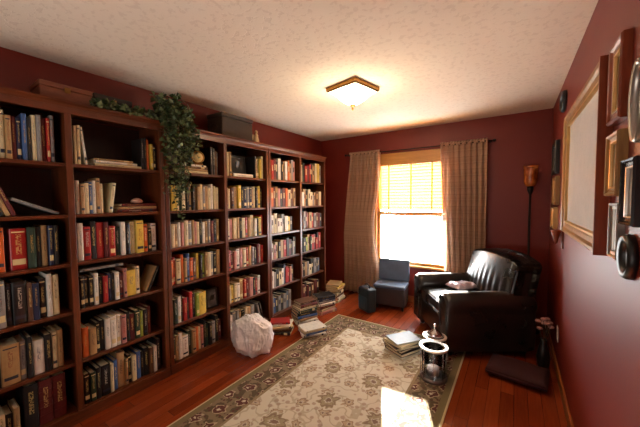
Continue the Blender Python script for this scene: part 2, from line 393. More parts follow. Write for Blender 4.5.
def row(col, shelf, pat, y=None, yend=None, hm=.225, hs=.02, tm=.026, ts=.008, lean_last=0, gapk=.0012, wide=(), fill=True, scale_fit=True):
    """pat: colour letters; capital = thick; '_' = a gap"""
    a, e = bay(col)
    if y is None: y = a+.004
    if yend is None: yend = e-.004
    zs = SHELF_Z[6-shelf]
    clear = (SHELF_Z[7-shelf]-.022-zs-.006) if shelf > 1 else (ZT-.08-zs)
    items = []
    for ch in pat:
        if ch == '_': items.append((None, .02)); continue
        t = tm+rb.uniform(-ts, ts)
        if ch.isupper(): t *= 1.75
        items.append((ch.lower(), t))
    tot = sum(t+gapk for _, t in items); k = 1.0
    if scale_fit: k = (yend-y)/tot
    for ch, t in items:
        t = t*k-(0)
        if ch is None: y += t; continue
        t -= gapk*k
        h = min(clear, max(.13, rb.gauss(hm, hs))); w = rb.uniform(.14, .17)+(.02 if h > .25 else 0)
        x = D-.035-rb.uniform(.0, .022)-w/2
        tilt = rb.uniform(-.006, .006) if False else 0
        reg(col, shelf, ch, t, h, w, (x, y+t/2+.0004, zs+h/2+.0006), (0, 0, 0), rb.randrange(4))
        y += t+gapk*k
    return y
def lean(col, shelf, ch, t, h, w, y, ang, x=None):
    """leans with its top towards -y when ang>0 ; y = lowest corner position"""
    zs = SHELF_Z[6-shelf]; ca, sa = math.cos(ang), math.sin(abs(ang))
    hz = h/2*ca+t/2*sa; hy = h/2*sa+t/2*ca
    yc = y-hy if ang > 0 else y+hy
    reg(col, shelf, ch, t, h, w, ((D-.05-w/2) if x is None else x, yc, zs+hz+.001), (ang, 0, 0), rb.randrange(4))
def flat(col, shelf, ch, t, h, w, y, z, rz=0, x=None, label=None, var=None):
    """lying flat, spine towards the room, h runs along y"""
    reg(col, shelf, ch, t, h, w, ((D-.05-w/2) if x is None else x, y, z+t/2+.0005), (PI/2, 0, rz), rb.randrange(4) if var is None else var, label)
Zs = lambda shelf: SHELF_Z[6-shelf]
# column 1 (only its far part is in the picture)
row(1, 1, 'V_ctmnbkcamra', y=-.35, yend=-.04, hm=.262, hs=.012, tm=.02, ts=.004)
lean(1, 2, 'k', .02, .27, .17, -.290, .32); lean(1, 2, 't', .022, .26, .17, -.264, .33); lean(1, 2, 'm', .02, .25, .17, -.240, .34)
lean(1, 2, 'a', .018, .225, .20, -.05, 1.14)
row(1, 3, 'O_Rgktnk', y=-.35, yend=-.05, hm=.25, hs=.012, tm=.03)
row(1, 4, 'AkKhnkwc', y=-.35, yend=-.06, hm=.24, hs=.018, tm=.03)
row(1, 5, 'kTakWkct', y=-.37, yend=-.05, hm=.225, hs=.018, tm=.028)
yy = row(1, 6, 'ktckt', y=-.42, yend=-.27, hm=.17, hs=.01, tm=.03)
for i, c in enumerate('kmm'):
    reg(1, 6, c, .062, .275, .2, (D-.145, -.225+i*.066, Zs(6)+.275/2+.0006), (0, 0, 0), 0, ribs=(c == 'm'))
# column 2
row(2, 1, 'cc', y=.036, yend=.075, hm=.255, hs=.004, tm=.018, ts=.003)
lean(2, 1, 'w', .014, .25, .17, .112, .10)
flat(2, 1, 'c', .02, .30, .2, .30, Zs(1)); flat(2, 1, 'w', .018, .27, .19, .285, Zs(1)+.0215, .05); flat(2, 1, 't', .013, .24, .18, .275, Zs(1)+.041, -.04)
row(2, 1, 'kko', y=.455, yend=.515, hm=.235, hs=.01, tm=.02, ts=.003); row(2, 1, 'yk', y=.518, yend=.562, hm=.2, hs=.004, tm=.02, ts=.003)
row(2, 2, 'wtcbwtc', y=.036, yend=.20, hm=.215, hs=.02, tm=.022, ts=.006)
lean(2, 2, 'c', .024, .215, .16, .222, -.14)
flat(2, 2, 'm', .022, .28, .18, .415, Zs(2)); flat(2, 2, 't', .02, .27, .18, .42, Zs(2)+.0235); flat(2, 2, 'm', .02, .25, .17, .425, Zs(2)+.045, .05)
row(2, 3, 'wrkrmrgwkcYokw', hm=.225, hs=.022, tm=.03)
row(2, 4, 'kkkwkrnkwmpYc', yend=.43, hm=.205, hs=.012, tm=.026)
flat(2, 4, 'a', .02, .26, .15, .17, Zs(4)+.24, 0)
lean(2, 4, 't', .016, .2, .15, .447, -.42); lean(2, 4, 'k', .017, .2, .15, .468, -.42)
row(2, 5, 'oTkkwwwpkmglkm', yend=.5, hm=.21, hs=.016, tm=.028)
row(2, 6, 'kgkKcbTtkcbkkhwk', hm=.22, hs=.018, tm=.028)
# column 3
flat(3, 1, 'c', .022, .28, .2, .90, Zs(1)); flat(3, 1, 't', .02, .27, .19, .90, Zs(1)+.0235, .04); flat(3, 1, 'h', .018, .26, .19, .905, Zs(1)+.045, -.05); flat(3, 1, 'w', .016, .24, .18, .90, Zs(1)+.0645, .03)
row(3, 1, 'kkhk', y=1.065, yend=1.155, hm=.24, hs=.02, tm=.03)
row(3, 2, 'pYcgcktkhtcatcwcc', hm=.215, hs=.012, tm=.028)
row(3, 3, 'rctwpcatpckwtamkt', hm=.215, hs=.012, tm=.028)
row(3, 4, 'orCotbohykltcakt', hm=.22, hs=.016, tm=.028)
row(3, 5, 'cgwkRkrklYy', yend=1.0, hm=.21, hs=.014, tm=.026)
row(3, 6, 'gtwWgtocpkgkakm', hm=.22, hs=.018, tm=.028)
# column 4
row(4, 1, 'cct', y=1.236, yend=1.31, hm=.235, hs=.01, tm=.026)
flat(4, 1, 'w', .036, .27, .19, 1.47, Zs(1))
row(4, 1, 'ktvyc', y=1.62, yend=1.762, hm=.235, hs=.016, tm=.028)
row(4, 2, 'tchtyknantckyk', hm=.22, hs=.012, tm=.028)
row(4, 3, 'cpctkcrtcwkyr', hm=.215, hs=.012, tm=.028)
row(4, 4, 'rmpwpcrtakmwr', hm=.21, hs=.014, tm=.028)
row(4, 5, 'cycwtrmpkrw', yend=1.70, hm=.205, hs=.014, tm=.028)
row(4, 6, 'waatkcta', yend=1.6, hm=.22, hs=.012, tm=.028)
lean(4, 6, 'a', .024, .22, .15, 1.70, .25); lean(4, 6, 'k', .024, .22, .15, 1.74, .27)
# column 5
row(5, 1, 'tormkwktwotap', hm=.24, hs=.016); row(5, 2, 'womtpkmochmt', hm=.225); row(5, 3, 'wwcwwawyk', yend=2.3, hm=.2); row(5, 4, 'cwpcktrkmkak', hm=.21)
row(5, 5, 'wakcwsrrpk', yend=2.3, hm=.2); row(5, 6, 'abkakasa', yend=2.24, hm=.2, tm=.03)
row(6, 1, 'ckrmrktcya', hm=.24); row(6, 2, 'cwtkccathc', hm=.215); row(6, 3, 'pamptrahmk', hm=.215); row(6, 4, 'wkltgrmrkr', hm=.21); row(6, 5, 'wktackaks', yend=2.92, hm=.2); row(6, 6, 'kmkmkhmk', yend=2.9, hm=.2)

ORD = ['first', 'second', 'third', 'fourth', 'fifth', 'sixth', 'seventh', 'eighth', 'ninth', 'tenth', 'eleventh', 'twelfth', 'thirteenth', 'fourteenth', 'fifteenth', 'sixteenth', 'seventeenth', 'eighteenth', 'nineteenth', 'twentieth']
SH = {1: 'top shelf', 2: 'second shelf down', 3: 'third shelf down', 4: 'fourth shelf down', 5: 'fifth shelf down', 6: 'bottom shelf'}
COLN = {1: 'leftmost bookcase column', 2: 'second bookcase column', 3: 'third bookcase column', 4: 'fourth bookcase column', 5: 'fifth bookcase column', 6: 'farthest bookcase column'}
NUMW = {2: 'two', 3: 'three', 4: 'four', 5: 'five', 6: 'six', 7: 'seven'}
groups = {}
for i, bk in enumerate(BOOKS): groups.setdefault((bk['col'], bk['shelf']), []).append(bk)
def label_shelf(lst, col, shelf):
    kinds = {}
    for bk in lst:
        f = abs(bk['rot'][0]); st = 'flat' if f > 1.5 else ('leaning' if f > .02 else 'upright')
        bk['st'] = st; kinds.setdefault((bk['c'], st), []).append(bk)
    place = '%s of %s' % (SH[shelf], COLN[col])
    for (c, st), q in kinds.items():
        cn = CN[c][0]
        if st == 'flat': q.sort(key=lambda b: -b['loc'][2])
        else: q.sort(key=lambda b: b['loc'][1])
        for j, bk in enumerate(q):
            adj = 'thick ' if bk['t'] > .042 else ''
            pose = {'flat': 'lying flat', 'leaning': 'leaning', 'upright': ''}[st]
            nm = '%s%s book' % (adj, cn) + (' '+pose if pose else '')
            N = len(q)
            if N == 1: bk['label'] = 'the only %s, %s' % (nm, place)
            elif st == 'flat': bk['label'] = '%s %s, %s' % ('upper' if j == 0 else 'lower', nm, place)
            elif N == 2: bk['label'] = '%s of two %s, %s' % (('left one', 'right one')[j], nm.replace('thick ', '').replace('book', 'books'), place)
            else:
                pos = 'leftmost' if j == 0 else ('rightmost' if j == N-1 else ORD[j]+' from left')
                bk['label'] = '%s of %s %s, %s' % (pos, NUMW.get(N, 'several'), nm.replace('thick ', '').replace('book', 'books'), place)
        # unique colour among neighbours is told by the pose too
    for bk in lst: bk['group'] = 'books on the %s of the %s' % (SH[shelf], COLN[col])
for (c, s_), lst in groups.items():
    lst.sort(key=lambda b: b['loc'][1]); label_shelf(lst, c, s_)

# books lying in piles on the floor
PILES = []
def pile(cx, cy, rz, spec, where, group, z0=0.001, jit=.25, key=None):
    z = z0; n = len(spec); seen = {}
    rp = random.Random(int(cx*1000)+int(cy*77))
    for i, (c, t, h, w) in enumerate(spec):
        pos = 'topmost' if i == n-1 else ('bottom' if i == 0 else ORD[n-1-i]+' from the top')
        lab = '%s book lying %s in the %s' % (CN[c][0], pos, where)
        PILES.append(dict(c=c, t=t, h=h, w=w, loc=(cx+rp.uniform(-.012, .012), cy+rp.uniform(-.012, .012), z+t/2), rot=(PI/2, 0, rz+rp.uniform(-jit, jit)), var=rp.randrange(4), label=lab, group=group, ribs=False))
        z += t+.0008
    return z
P = pile
z1 = P(.58, 1.72, -.9, [('k', .03, .27, .2), ('h', .028, .25, .19), ('c', .022, .25, .19), ('w', .02, .24, .18), ('r', .02, .21, .15)], 'low pile in front of fifth column', 'books piled on the floor', jit=.25)
P(.63, 2.10, -.5, [('w', .035, .27, .2), ('t', .03, .26, .2), ('b', .03, .26, .19), ('k', .036, .25, .19), ('g', .03, .25, .18), ('c', .026, .23, .18), ('m', .03, .24, .17), ('h', .026, .22, .16)], 'tallest pile by the fifth column', 'books piled on the floor')
P(.90, 1.87, -.7, [('w', .024, .26, .19), ('b', .02, .25, .19), ('c', .02, .25, .18), ('w', .012, .26, .19)], 'pale low pile at the rug corner', 'books piled on the floor', jit=.35, z0=.0095)  # window glare is put into the white top cover
P(.66, 2.47, -.3, [('p', .036, .27, .2), ('c', .03, .26, .19), ('m', .034, .26, .19), ('w', .028, .25, .19), ('a', .026, .25, .19), ('n', .03, .24, .18), ('k', .03, .26, .18)], 'dark-topped pile by the farthest column', 'books piled on the floor')
P(.56, 2.93, .2, [('c', .035, .27, .2), ('w', .03, .26, .2), ('h', .03, .25, .19), ('c', .034, .27, .2), ('k', .03, .24, .19), ('t', .03, .27, .2), ('y', .03, .26, .19), ('t', .022, .25, .19)], 'pile nearest the window wall', 'books piled on the floor')
RZ = .0095
ztop = P(1.86, 2.03, 2.6, [('w', .02, .30, .23), ('k', .03, .29, .22), ('h', .022, .28, .21), ('k', .026, .30, .22), ('c', .02, .29, .23)], 'pile on the rug beside the armchair', 'books piled beside the armchair', z0=RZ, jit=.16)
PILES.append(dict(c='s', t=.012, h=.27, w=.2, loc=(1.86, 2.03, ztop+.0065), rot=(PI/2, 0, 2.5), var=1, label='slate magazine on top of the pile beside the armchair', group='books piled beside the armchair', ribs=False))

def make_book(bk):
    b, p = book_mesh_parts(bk['t'], bk['h'], bk['w'], bk['ribs'])
    o = b.build('book', book_mat(bk['c'], bk['var']), loc=bk['loc'], rot=bk['rot'])
    tag(o, bk['label'], 'book', bk['group'])
    p.build('pages', M_PAGES, o)
MAXB = 300
near = [b_ for b_ in BOOKS if b_['col'] <= 4]
far = sorted([b_ for b_ in BOOKS if b_['col'] > 4], key=lambda b: (b['col'], b['loc'][2] > 1.2, b['loc'][1]))
for bk in PILES: make_book(bk)
for bk in near: make_book(bk)
room_left = MAXB-len(PILES)-len(near)
print('PROBE books near', len(near), 'piles', len(PILES), 'far', len(far), 'left', room_left)
for bk in far[:max(0, room_left)]: make_book(bk)
rest = far[max(0, room_left):]
if rest:
    B = MB(); mats = []; idx = {}
    for bk in rest:
        mt = book_mat(bk['c'], 0)
        if mt.name not in idx: idx[mt.name] = len(mats); mats.append(plain('far_book_'+CN[bk['c']][0].replace(' ', '_'), srgb(*CN[bk['c']][1]), .55))
        if len(mats) == 1 and 'pg' not in idx: idx['pg'] = len(mats); mats.append(M_PAGES)
        x, y, z = bk['loc']; t, h, w = bk['t'], bk['h'], bk['w']; k = idx[mt.name]
        ct = .003
        B.bb(x+w/2-.006, x+w/2, y-t/2, y+t/2, z-h/2, z+h/2, mi=k); B.bb(x-w/2, x+w/2-.006, y-t/2, y-t/2+ct, z-h/2, z+h/2, mi=k); B.bb(x-w/2, x+w/2-.006, y+t/2-ct, y+t/2, z-h/2, z+h/2, mi=k)
        B.bb(x-w/2+.004, x+w/2-.007, y-t/2+ct, y+t/2-ct, z-h/2+.004, z+h/2-.004, mi=idx['pg'])
        if bk['var'] != 2:   # title block on the spine
            lk = idx.setdefault('lb%d' % (bk['c'] in LIGHT), len(mats))
            if lk == len(mats): mats.append(plain('far_title_%s' % ('dark' if bk['c'] in LIGHT else 'pale'), srgb(60, 44, 42) if bk['c'] in LIGHT else srgb(196, 178, 130), .6))
            B.bb(x+w/2-.001, x+w/2+.0004, y-t*.2, y+t*.2, z-h*.05, z+h*(.2+.04*bk['var']), mi=lk)
    o = B.build('book_rows', mats); tag(o, 'small mixed books filling the far bookcase nearest the window wall', 'books', kind='stuff')

# ---------------------------------------------------------------- things on and in the bookcases
# wooden box on nearest bookcase
def chest(name, loc, dims, mat, label, cat, rz=0, lid=.3):
    r = empty(name, loc, label, cat, rz); x, y, z = dims
    MB().bb(-x/2, x/2, -y/2, y/2, 0, z*(1-lid)-.001, .004).build('body', mat, r)
    l = MB().bb(-x/2-.004, x/2+.004, -y/2-.004, y/2+.004, z*(1-lid), z, .006).build('lid', mat, r)
    MB().bb(x/2+.004, x/2+.009, -.015, .015, z*(1-lid)-.02, z*(1-lid)+.015, .001).build('latch', M_BRASS, r)
    return r
M_BOX = wood('brown_box_wood', srgb(88, 44, 26), srgb(124, 66, 38), .5, 'y')
chest('wooden_box', (.24, .01, ZT+.001), (.2, .26, .105), M_BOX, 'long brown wooden box on top of the nearest bookcase', 'box')
M_DBOX = wood('dark_box_wood', srgb(30, 22, 18), srgb(48, 34, 26), .5, 'y')
chest('dark_box', (.17, .30, ZT+.001), (.18, .24, .13), M_DBOX, 'small black box on the nearest bookcase behind the ivy', 'box')
# woven dark basket on middle bookcase
def weave():
    n = NT('dark_woven_reed'); v = n.coord(); x, y, z = n.xyz(v)
    a = n.ma('SINE', n.ma('MULTIPLY', n.ma('ADD', x, y), 260.0)); c = n.ma('SINE', n.ma('MULTIPLY', z, 420.0)); f = n.ma('MULTIPLY', a, c)
    col = n.ramp(n.ma('ADD', n.ma('MULTIPLY', f, .5), .5), [(.2, srgb(24, 17, 12)), (.8, srgb(66, 48, 30))]); n.bump(f, .6, .004)
    return n.base(col, .7)
M_WEAVE = weave()
r = empty('woven_trunk', (.20, 1.40, ZT+.001), 'large dark woven trunk on top of the middle bookcase', 'basket')
MB().box((0, 0, .10), (.24, .40, .20), .012).build('body', M_WEAVE, r)
MB().box((0, 0, .222), (.25, .41, .04), .012).build('lid', M_WEAVE, r)
b = MB()
for s in (-1, 1): b.tube([(-.04, s*.20, .1), (-.03, s*.222, .12), (.03, s*.222, .12), (.04, s*.20, .1)], .005)
b.build('handles', M_IRON, r)
# figurine
M_CLAY = plain('pale_clay', srgb(190, 158, 118), .6)
r = empty('angel_figurine', (.26, 1.71, ZT+.001), 'small tan winged figurine beside the woven trunk', 'figurine')
MB().lathe([(.034, 0), (.036, .01), (.03, .05), (.02, .09), (.022, .105), (.012, .12), (.008, .125)], 16).build('robe', M_CLAY, r)
MB().lathe([(.004, .12), (.015, .13), (.018, .142), (.013, .155), (.003, .16)], 14).build('head', M_CLAY, r)
b = MB()
for s in (-1, 1):
    b.prism([(-.024, .11), (-.018, .11), (-.018, .05), (-.024, .05)], s*.008, s*.045)
b.build('wings', plain('pale_wing', srgb(206, 182, 146), .6), r)
# clock on flat stack in third column
def clock():
    z = Zs(1)+.0645+.018
    r = empty('mantel_clock', (.29, .945, z), 'round gold clock on stacked books, top shelf of third column', 'clock', rz=-.35)
    MB().box((0, 0, .006), (.05, .08, .012), .003).build('base', M_BRASS, r)
    R = Matrix.Rotation(PI/2, 4, 'Y')
    MB().lathe([(.052, -.014), (.058, -.01), (.058, .01), (.053, .016), (.046, .012)], 32, M=Matrix.Translation((0, 0, .068)) @ R, cap=False).lathe([(.05, -.012), (.05, .0)], 32, M=Matrix.Translation((0, 0, .068)) @ R).build('case', M_BRASS, r)
    MB().lathe([(.045, .004), (.045, .011)], 32, M=Matrix.Translation((0, 0, .068)) @ R).build('dial', plain('cream_dial', srgb(214, 190, 132), .4), r)
    b = MB(); b.box((.0125, 0, .068+.012), (.002, .003, .024)); b.box((.0125, .012, .068+.004), (.002, .026, .003)); b.build('hands', M_BLACK, r)
clock()
def photo_frame(loc, w, h, label, rz, fm, img, tilt=.12, base='x'):
    r = empty('photo_frame', loc, label, 'picture frame', rz)
    T = Matrix.Rotation(-tilt, 4, 'Y')
    b = MB(); f = .016
    for (a, c, d, e) in ((-w/2, w/2, 0, f), (-w/2, w/2, h-f, h), (-w/2, -w/2+f, f, h-f), (w/2-f, w/2, f, h-f)):
        b.box((0, (a+c)/2, (d+e)/2), (.014, c-a, e-d), .002, 1, M=T)
    b.build('frame', fm, r)
    MB().box((-.002, 0, h/2), (.006, w-2*f, h-2*f), M=T).build('photo', img, r)
    MB().box((-.05, 0, h*.32), (.004, .04, h*.62), M=Matrix.Translation((0.02, 0, 0)) @ Matrix.Rotation(.28, 4, 'Y')).build('easel_back', M_BLACK, r)
    return r
def picture(name, cols, sc=8):
    n = NT(name); f = n.noise(n.coord(), sc, 3, .6); k = len(cols)
    return n.base(n.ramp(f, [(.3+.4*i/(k-1), c) for i, c in enumerate(cols)]), .3)
photo_frame((.26, 1.085, Zs(5)+.003), .13, .19, 'dark framed photograph at the right of fifth shelf, third column', 0, M_BLACK, picture('grey_photo', [srgb(38, 36, 40), srgb(90, 84, 84), srgb(160, 150, 140)]))
photo_frame((.23, 1.46, Zs(1)+.0385), .23, .2, 'large black framed picture on top shelf of fourth column', 0, M_BLACK, picture('dark_photo', [srgb(14, 14, 14), srgb(34, 30, 26)]))
# small ornament on flat books, second column
r = empty('shell_ornament', (.26, .43, Zs(2)+.0665), 'small pink and white shell ornament on flat maroon books', 'ornament')
MB().lathe([(.012, 0), (.03, .006), (.034, .016), (.026, .03), (.012, .04), (.002, .042)], 18, sy=1.3).build('shell', picture('shell_pink', [srgb(170, 90, 80), srgb(214, 180, 160)], 30), r)
MB().lathe([(.016, 0), (.018, .004)], 14, c=(0, 0, -.0)).build('foot', M_CLAY, r)

# ivy -----------------------------------------------------------------
def ivy():
    r = empty('trailing_ivy', (.22, .66, ZT+.001), 'green ivy trailing over the bookcase tops and hanging down between them', 'plant')
    ox, oy, oz = .22, .66, ZT+.001
    rg = random.Random(5); st = MB(); lf = MB()
    def leaf(p, s):
        a = rg.uniform(0, 2*PI); R = Matrix.Rotation(a, 4, 'Z') @ Matrix.Rotation(rg.uniform(-.9, 1.4), 4, 'X') @ Matrix.Rotation(rg.uniform(-.7, .7), 4, 'Y')
        pts = [(0, 0, 0), (.42, -.1, .04), (.5, .3, .1), (.25, .6, .05), (0, 1.0, -.08), (-.25, .6, .05), (-.5, .3, .1), (-.42, -.1, .04)]
        vs = [lf.b.verts.new(Vector(p)+R @ (Vector(q)*s)) for q in pts]; c = lf.b.verts.new(Vector(p)+R @ (Vector((0, .35, -.03))*s))
        mi = rg.randrange(3)
        for i in range(8): f = lf.b.faces.new((vs[i], vs[(i+1) % 8], c)); f.smooth = True; f.material_index = mi
    def clampx(p):
        p = list(p)
        if p[2] < 0.012 and p[0]+ox < D+.04: p[0] = D+.045-ox
        if p[2] < .02 and p[0]+ox < D+.03: p[2] = .02
        return p
    def vine(pts, nl, s, spread):
        path = []
        for i in range(len(pts)-1):
            for k in range(8):
                t = k/8; q = Vector(pts[i]).lerp(Vector(pts[i+1]), t); path.append(q+Vector((rg.uniform(-.006, .006), rg.uniform(-.008, .008), rg.uniform(-.006, .006))))
        path.append(Vector(pts[-1])); st.tube([tuple(q) for q in path], .0018, 5)
        for _ in range(nl):
            q = path[rg.randrange(len(path))]; p = q+Vector((rg.uniform(-.3, 1)*spread, rg.uniform(-1, 1)*spread, rg.uniform(-1, 1)*spread))
            leaf(clampx(p), s*rg.uniform(.7, 1.25))
    # hanging mass
    for i in range(28):
        y0 = rg.uniform(-.10, .10) if i < 22 else rg.uniform(.10, .17); z1 = -rg.uniform(.12, .24) if i >= 22 else -rg.uniform(.2, .5) if i % 3 else -rg.uniform(.5, .62)
        x1 = D+.05+rg.uniform(0, .09)-ox
        y1 = y0+rg.uniform(-.03, .05)
        vine([(0.0, .02, .05), (x1-.05, y0, .12+rg.uniform(-.02, .06)), (x1, y0, .0), (x1, y1, z1*.5), (x1-.01, y1+rg.uniform(-.02, .02), z1)], 48, .032, .03)
    for yb, zb in ((-.02, -.74), (.03, -.80), (.0, -.66)):
        x1 = D+.05-ox
        vine([(0, 0, .05), (x1, yb, .0), (x1+.02, yb+.01, zb*.6), (x1, yb+.02, zb)], 60, .03, .022)
    for i in range(10):   # clump on top
        a = rg.uniform(0, 2*PI)
        vine([(0, .03, .02), (rg.uniform(.0, .14), rg.uniform(-.09, .10), .14+rg.uniform(0, .1)), (rg.uniform(.02, .2), rg.uniform(-.1, .12), .05+rg.uniform(0, .1))], 40, .036, .035)
    # strand along the nearest bookcase's top
    for k in range(4):
        vine([(.02, -.04, .03), (.13, -.15, .03+.01*k), (.11, -.3, .025), (.1, -.42, .04), (.12, -.52, .03)], 75, .03, .028)
    st.build('stems', plain('ivy_stem', srgb(70, 62, 34), .7), r)
    def gm(nm, a, c):
        n = NT(nm); col = n.ramp(n.noise(n.coord(), 40, 2), [(.35, a), (.65, c)])
        return n.base(col, .45)
    lf.build('leaves', [gm('ivy_dark', srgb(36, 50, 26), srgb(50, 66, 34)), gm('ivy_mid', srgb(60, 76, 40), srgb(78, 94, 52)), gm('ivy_pale', srgb(96, 110, 68), srgb(122, 132, 88))], r)
    MB().lathe([(.05, 0), (.065, .06), (.07, .065), (.06, .065), (.055, .05)], 20).build('pot', plain('dark_pot', srgb(52, 34, 26), .6), r)
ivy()

# ---------------------------------------------------------------- ceiling light
def ceiling_light():
    cx, cy = 1.515, 1.66
    r = empty('ceiling_light', (cx, cy, H), 'square brass ceiling light with glowing frosted glass bowl', 'ceiling light', rz=math.radians(-12))
    b = MB(); s = .165
    prof = [(0, 0), (.0, -.028), (.012, -.036), (.03, -.036), (.04, -.022), (.04, 0)]
    # square ring frame from four mitred prisms
    rings = []
    for (q, z) in [(s, -.001), (s, -.030), (s-.012, -.04), (s-.03, -.04), (s-.038, -.024), (s-.038, -.001)]:
        rings.append([b.b.verts.new((sx*q, sy*q, z)) for sx, sy in ((1, 1), (-1, 1), (-1, -1), (1, -1))])
    for i in range(len(rings)):
        a, c = rings[i], rings[(i+1) % len(rings)]
        for k in range(4): b.b.faces.new((a[k], a[(k+1) % 4], c[(k+1) % 4], c[k]))
    b.build('frame', M_BRASS, r)
    b = MB()
    n = 16
    def fn(u, v):
        x = (u*2-1); y = (v*2-1); d = max(abs(x), abs(y)); e = math.hypot(x, y)
        z = -.145+.115*(.55*d**1.8+.45*min(1, e)**2)
        return (x*(s-.012), y*(s-.012), z-.008)
    b.grid(fn, n, n)
    nt = NT('frosted_lamp_glass'); nt.base(srgb(255, 240, 214), .5)
    nt.bsdf.inputs['Emission Color'].default_value = (1, .80, .52, 1); nt.bsdf.inputs['Emission Strength'].default_value = 4.2
    b.build('glass_bowl', nt.m, r, solid=.003)
    MB().lathe([(.003, -.15), (.024, -.152), (.026, -.158), (.012, -.166), (.007, -.174), (.011, -.182), (.008, -.192), (.002, -.198)], 18).build('finial', M_BRASS, r)
    ld = bpy.data.lights.new('bulb', 'POINT'); lo = bpy.data.objects.new('bulb', ld); COL.objects.link(lo); lo.parent = r; lo.location = (0, 0, -.26)
    ld.energy = 12; ld.color = (1, .78, .5); ld.shadow_soft_size = .10
ceiling_light()

# ---------------------------------------------------------------- blinds
def blinds():
    x0, x1 = WX0+.02, WX1-.02
    r = empty('window_blind', ((x0+x1)/2, L-.0, 1.97), 'golden wooden slat blind lowered over the upper window half', 'blind')
    n = NT('blind_slat_wood'); n.base(srgb(226, 170, 98), .5)
    tl = n.t.nodes.new('ShaderNodeBsdfTranslucent'); tl.inputs[0].default_value = (.95, .66, .34, 1); mx = n.t.nodes.new('ShaderNodeMixShader'); mx.inputs[0].default_value = .4
    n.t.links.new(n.bsdf.outputs[0], mx.inputs[1]); n.t.links.new(tl.outputs[0], mx.inputs[2]); n.t.links.new(mx.outputs[0], n.t.nodes['Material Output'].inputs[0])
    hw = (x1-x0)/2
    MB().box((0, .0, 0), (2*hw, .05, .045), .004).build('headrail', M_OAK, r)
    b = MB(); z = -.045
    while z > -.66:
        b.box((0, 0, 0), (2*hw-.01, .05, .003), M=Matrix.Translation((0, .0, z)) @ Matrix.Rotation(math.radians(-56), 4, 'X')); z -= .0425
    b.build('slats', n.m, r)
    MB().box((0, 0, -.705), (2*hw-.01, .05, .03), .004).build('bottom_rail', M_OAK, r)
    b = MB()
    for q in (-.3, 0.02, .3): b.box((q, -.028, -.36), (.018, .0012, .68))
    b.build('tapes', plain('blind_tape', srgb(196, 146, 84), .8), r)
blinds()

# ---------------------------------------------------------------- curtains
def curtain_mat():
    n = NT('striped_curtain_fabric'); x, y, z = n.xyz(n.coord())
    f = n.ma('FRACT', n.ma('MULTIPLY', z, 6.5)); wv = n.noise(n.mapp(n.coord(), (2, 2, 60)), 3, 3)
    col = n.ramp(f, [(.0, srgb(212, 170, 140)), (.28, srgb(200, 156, 128)), (.32, srgb(160, 112, 88)), (.38, srgb(216, 178, 146)), (.5, srgb(186, 142, 114)), (.8, srgb(208, 166, 136)), (.84, srgb(164, 116, 92)), (.9, srgb(212, 170, 140))], 'LINEAR')
    col = n.mix(n.ma('MULTIPLY', wv, .4), col, srgb(176, 140, 98))
    n.base(col, .6, 0, .3); n.bsdf.inputs['Sheen Weight'].default_value = .3
    tl = n.t.nodes.new('ShaderNodeBsdfTranslucent'); tl.inputs[0].default_value = (.60, .50, .42, 1); mx = n.t.nodes.new('ShaderNodeMixShader'); mx.inputs[0].default_value = .45
    n.t.links.new(n.bsdf.outputs[0], mx.inputs[1]); n.t.links.new(tl.outputs[0], mx.inputs[2]); n.t.links.new(mx.outputs[0], n.t.nodes['Material Output'].inputs[0])
    return n.m
M_CURT = curtain_mat()
ZR = 2.135
def curtain(x0, x1, tie, label, seed, z0=.02):
    r = empty('curtain', ((x0+x1)/2, L-.085, 0), label, 'curtain', group='patterned curtains at the window')
    c = (x0+x1)/2
    def fn(u, v):
        z = z0+(ZR+.015-z0)*v
        l, rr = tie(z); x = l+(rr-l)*u
        amp = .018+.006*math.sin(3*z+seed)
        ph = 2*PI*8*u+seed+.5*math.sin(2.2*z+seed)
        yy = amp*math.sin(ph)+.006*math.sin(2*ph+z*3)
        return (x-c, yy, z)
    MB().grid(fn, 128, 40).build('fabric', M_CURT, r, solid=.002)
    b = MB()
    b.grid(lambda u, v: (x0+.0+(x1-x0)*u-c, .02*math.sin(2*PI*16*u)*.6-.004, ZR+.0+.045*v), 96, 2)
    b.build('heading_ruffle', M_CURT, r, solid=.002)
def tieL(z):
    t = max(0, min(1, (z-.9)/1.2)); k = math.exp(-((z-1.1)/.45)**2)
    return (.47+.105*t, 1.075-.09*k)
def tieR(z):
    t = max(0, min(1, (z-.2)/1.9)); 
    return (1.985-.08*t+.0, 2.43)
curtain(.575, 1.07, tieL, 'left tan patterned curtain hanging to the floor', 1.3)
curtain(1.905, 2.43, tieR, 'right tan patterned curtain behind the black armchair', 4.1)
r = empty('curtain_rod', (1.5, L-.085, ZR+.01), 'thin dark curtain rod above the window', 'curtain rod')
MB().tube([(-.97, 0, 0), (.98, 0, 0)], .007, 10).build('rod', M_IRON, r)
for s in (-.99, 1.0): MB().lathe([(.002, -.022), (.014, -.012), (.018, 0), (.014, .012), (.002, .02)], 14, c=(0, 0, 0), M=Matrix.Translation((s, 0, 0)) @ Matrix.Rotation(PI/2, 4, 'Y')).build('finial', M_IRON, r)
for s in (-.955, .955): MB().bb(s-.008, s+.008, .004, .084, -.008, .008).build('bracket', M_IRON, r)

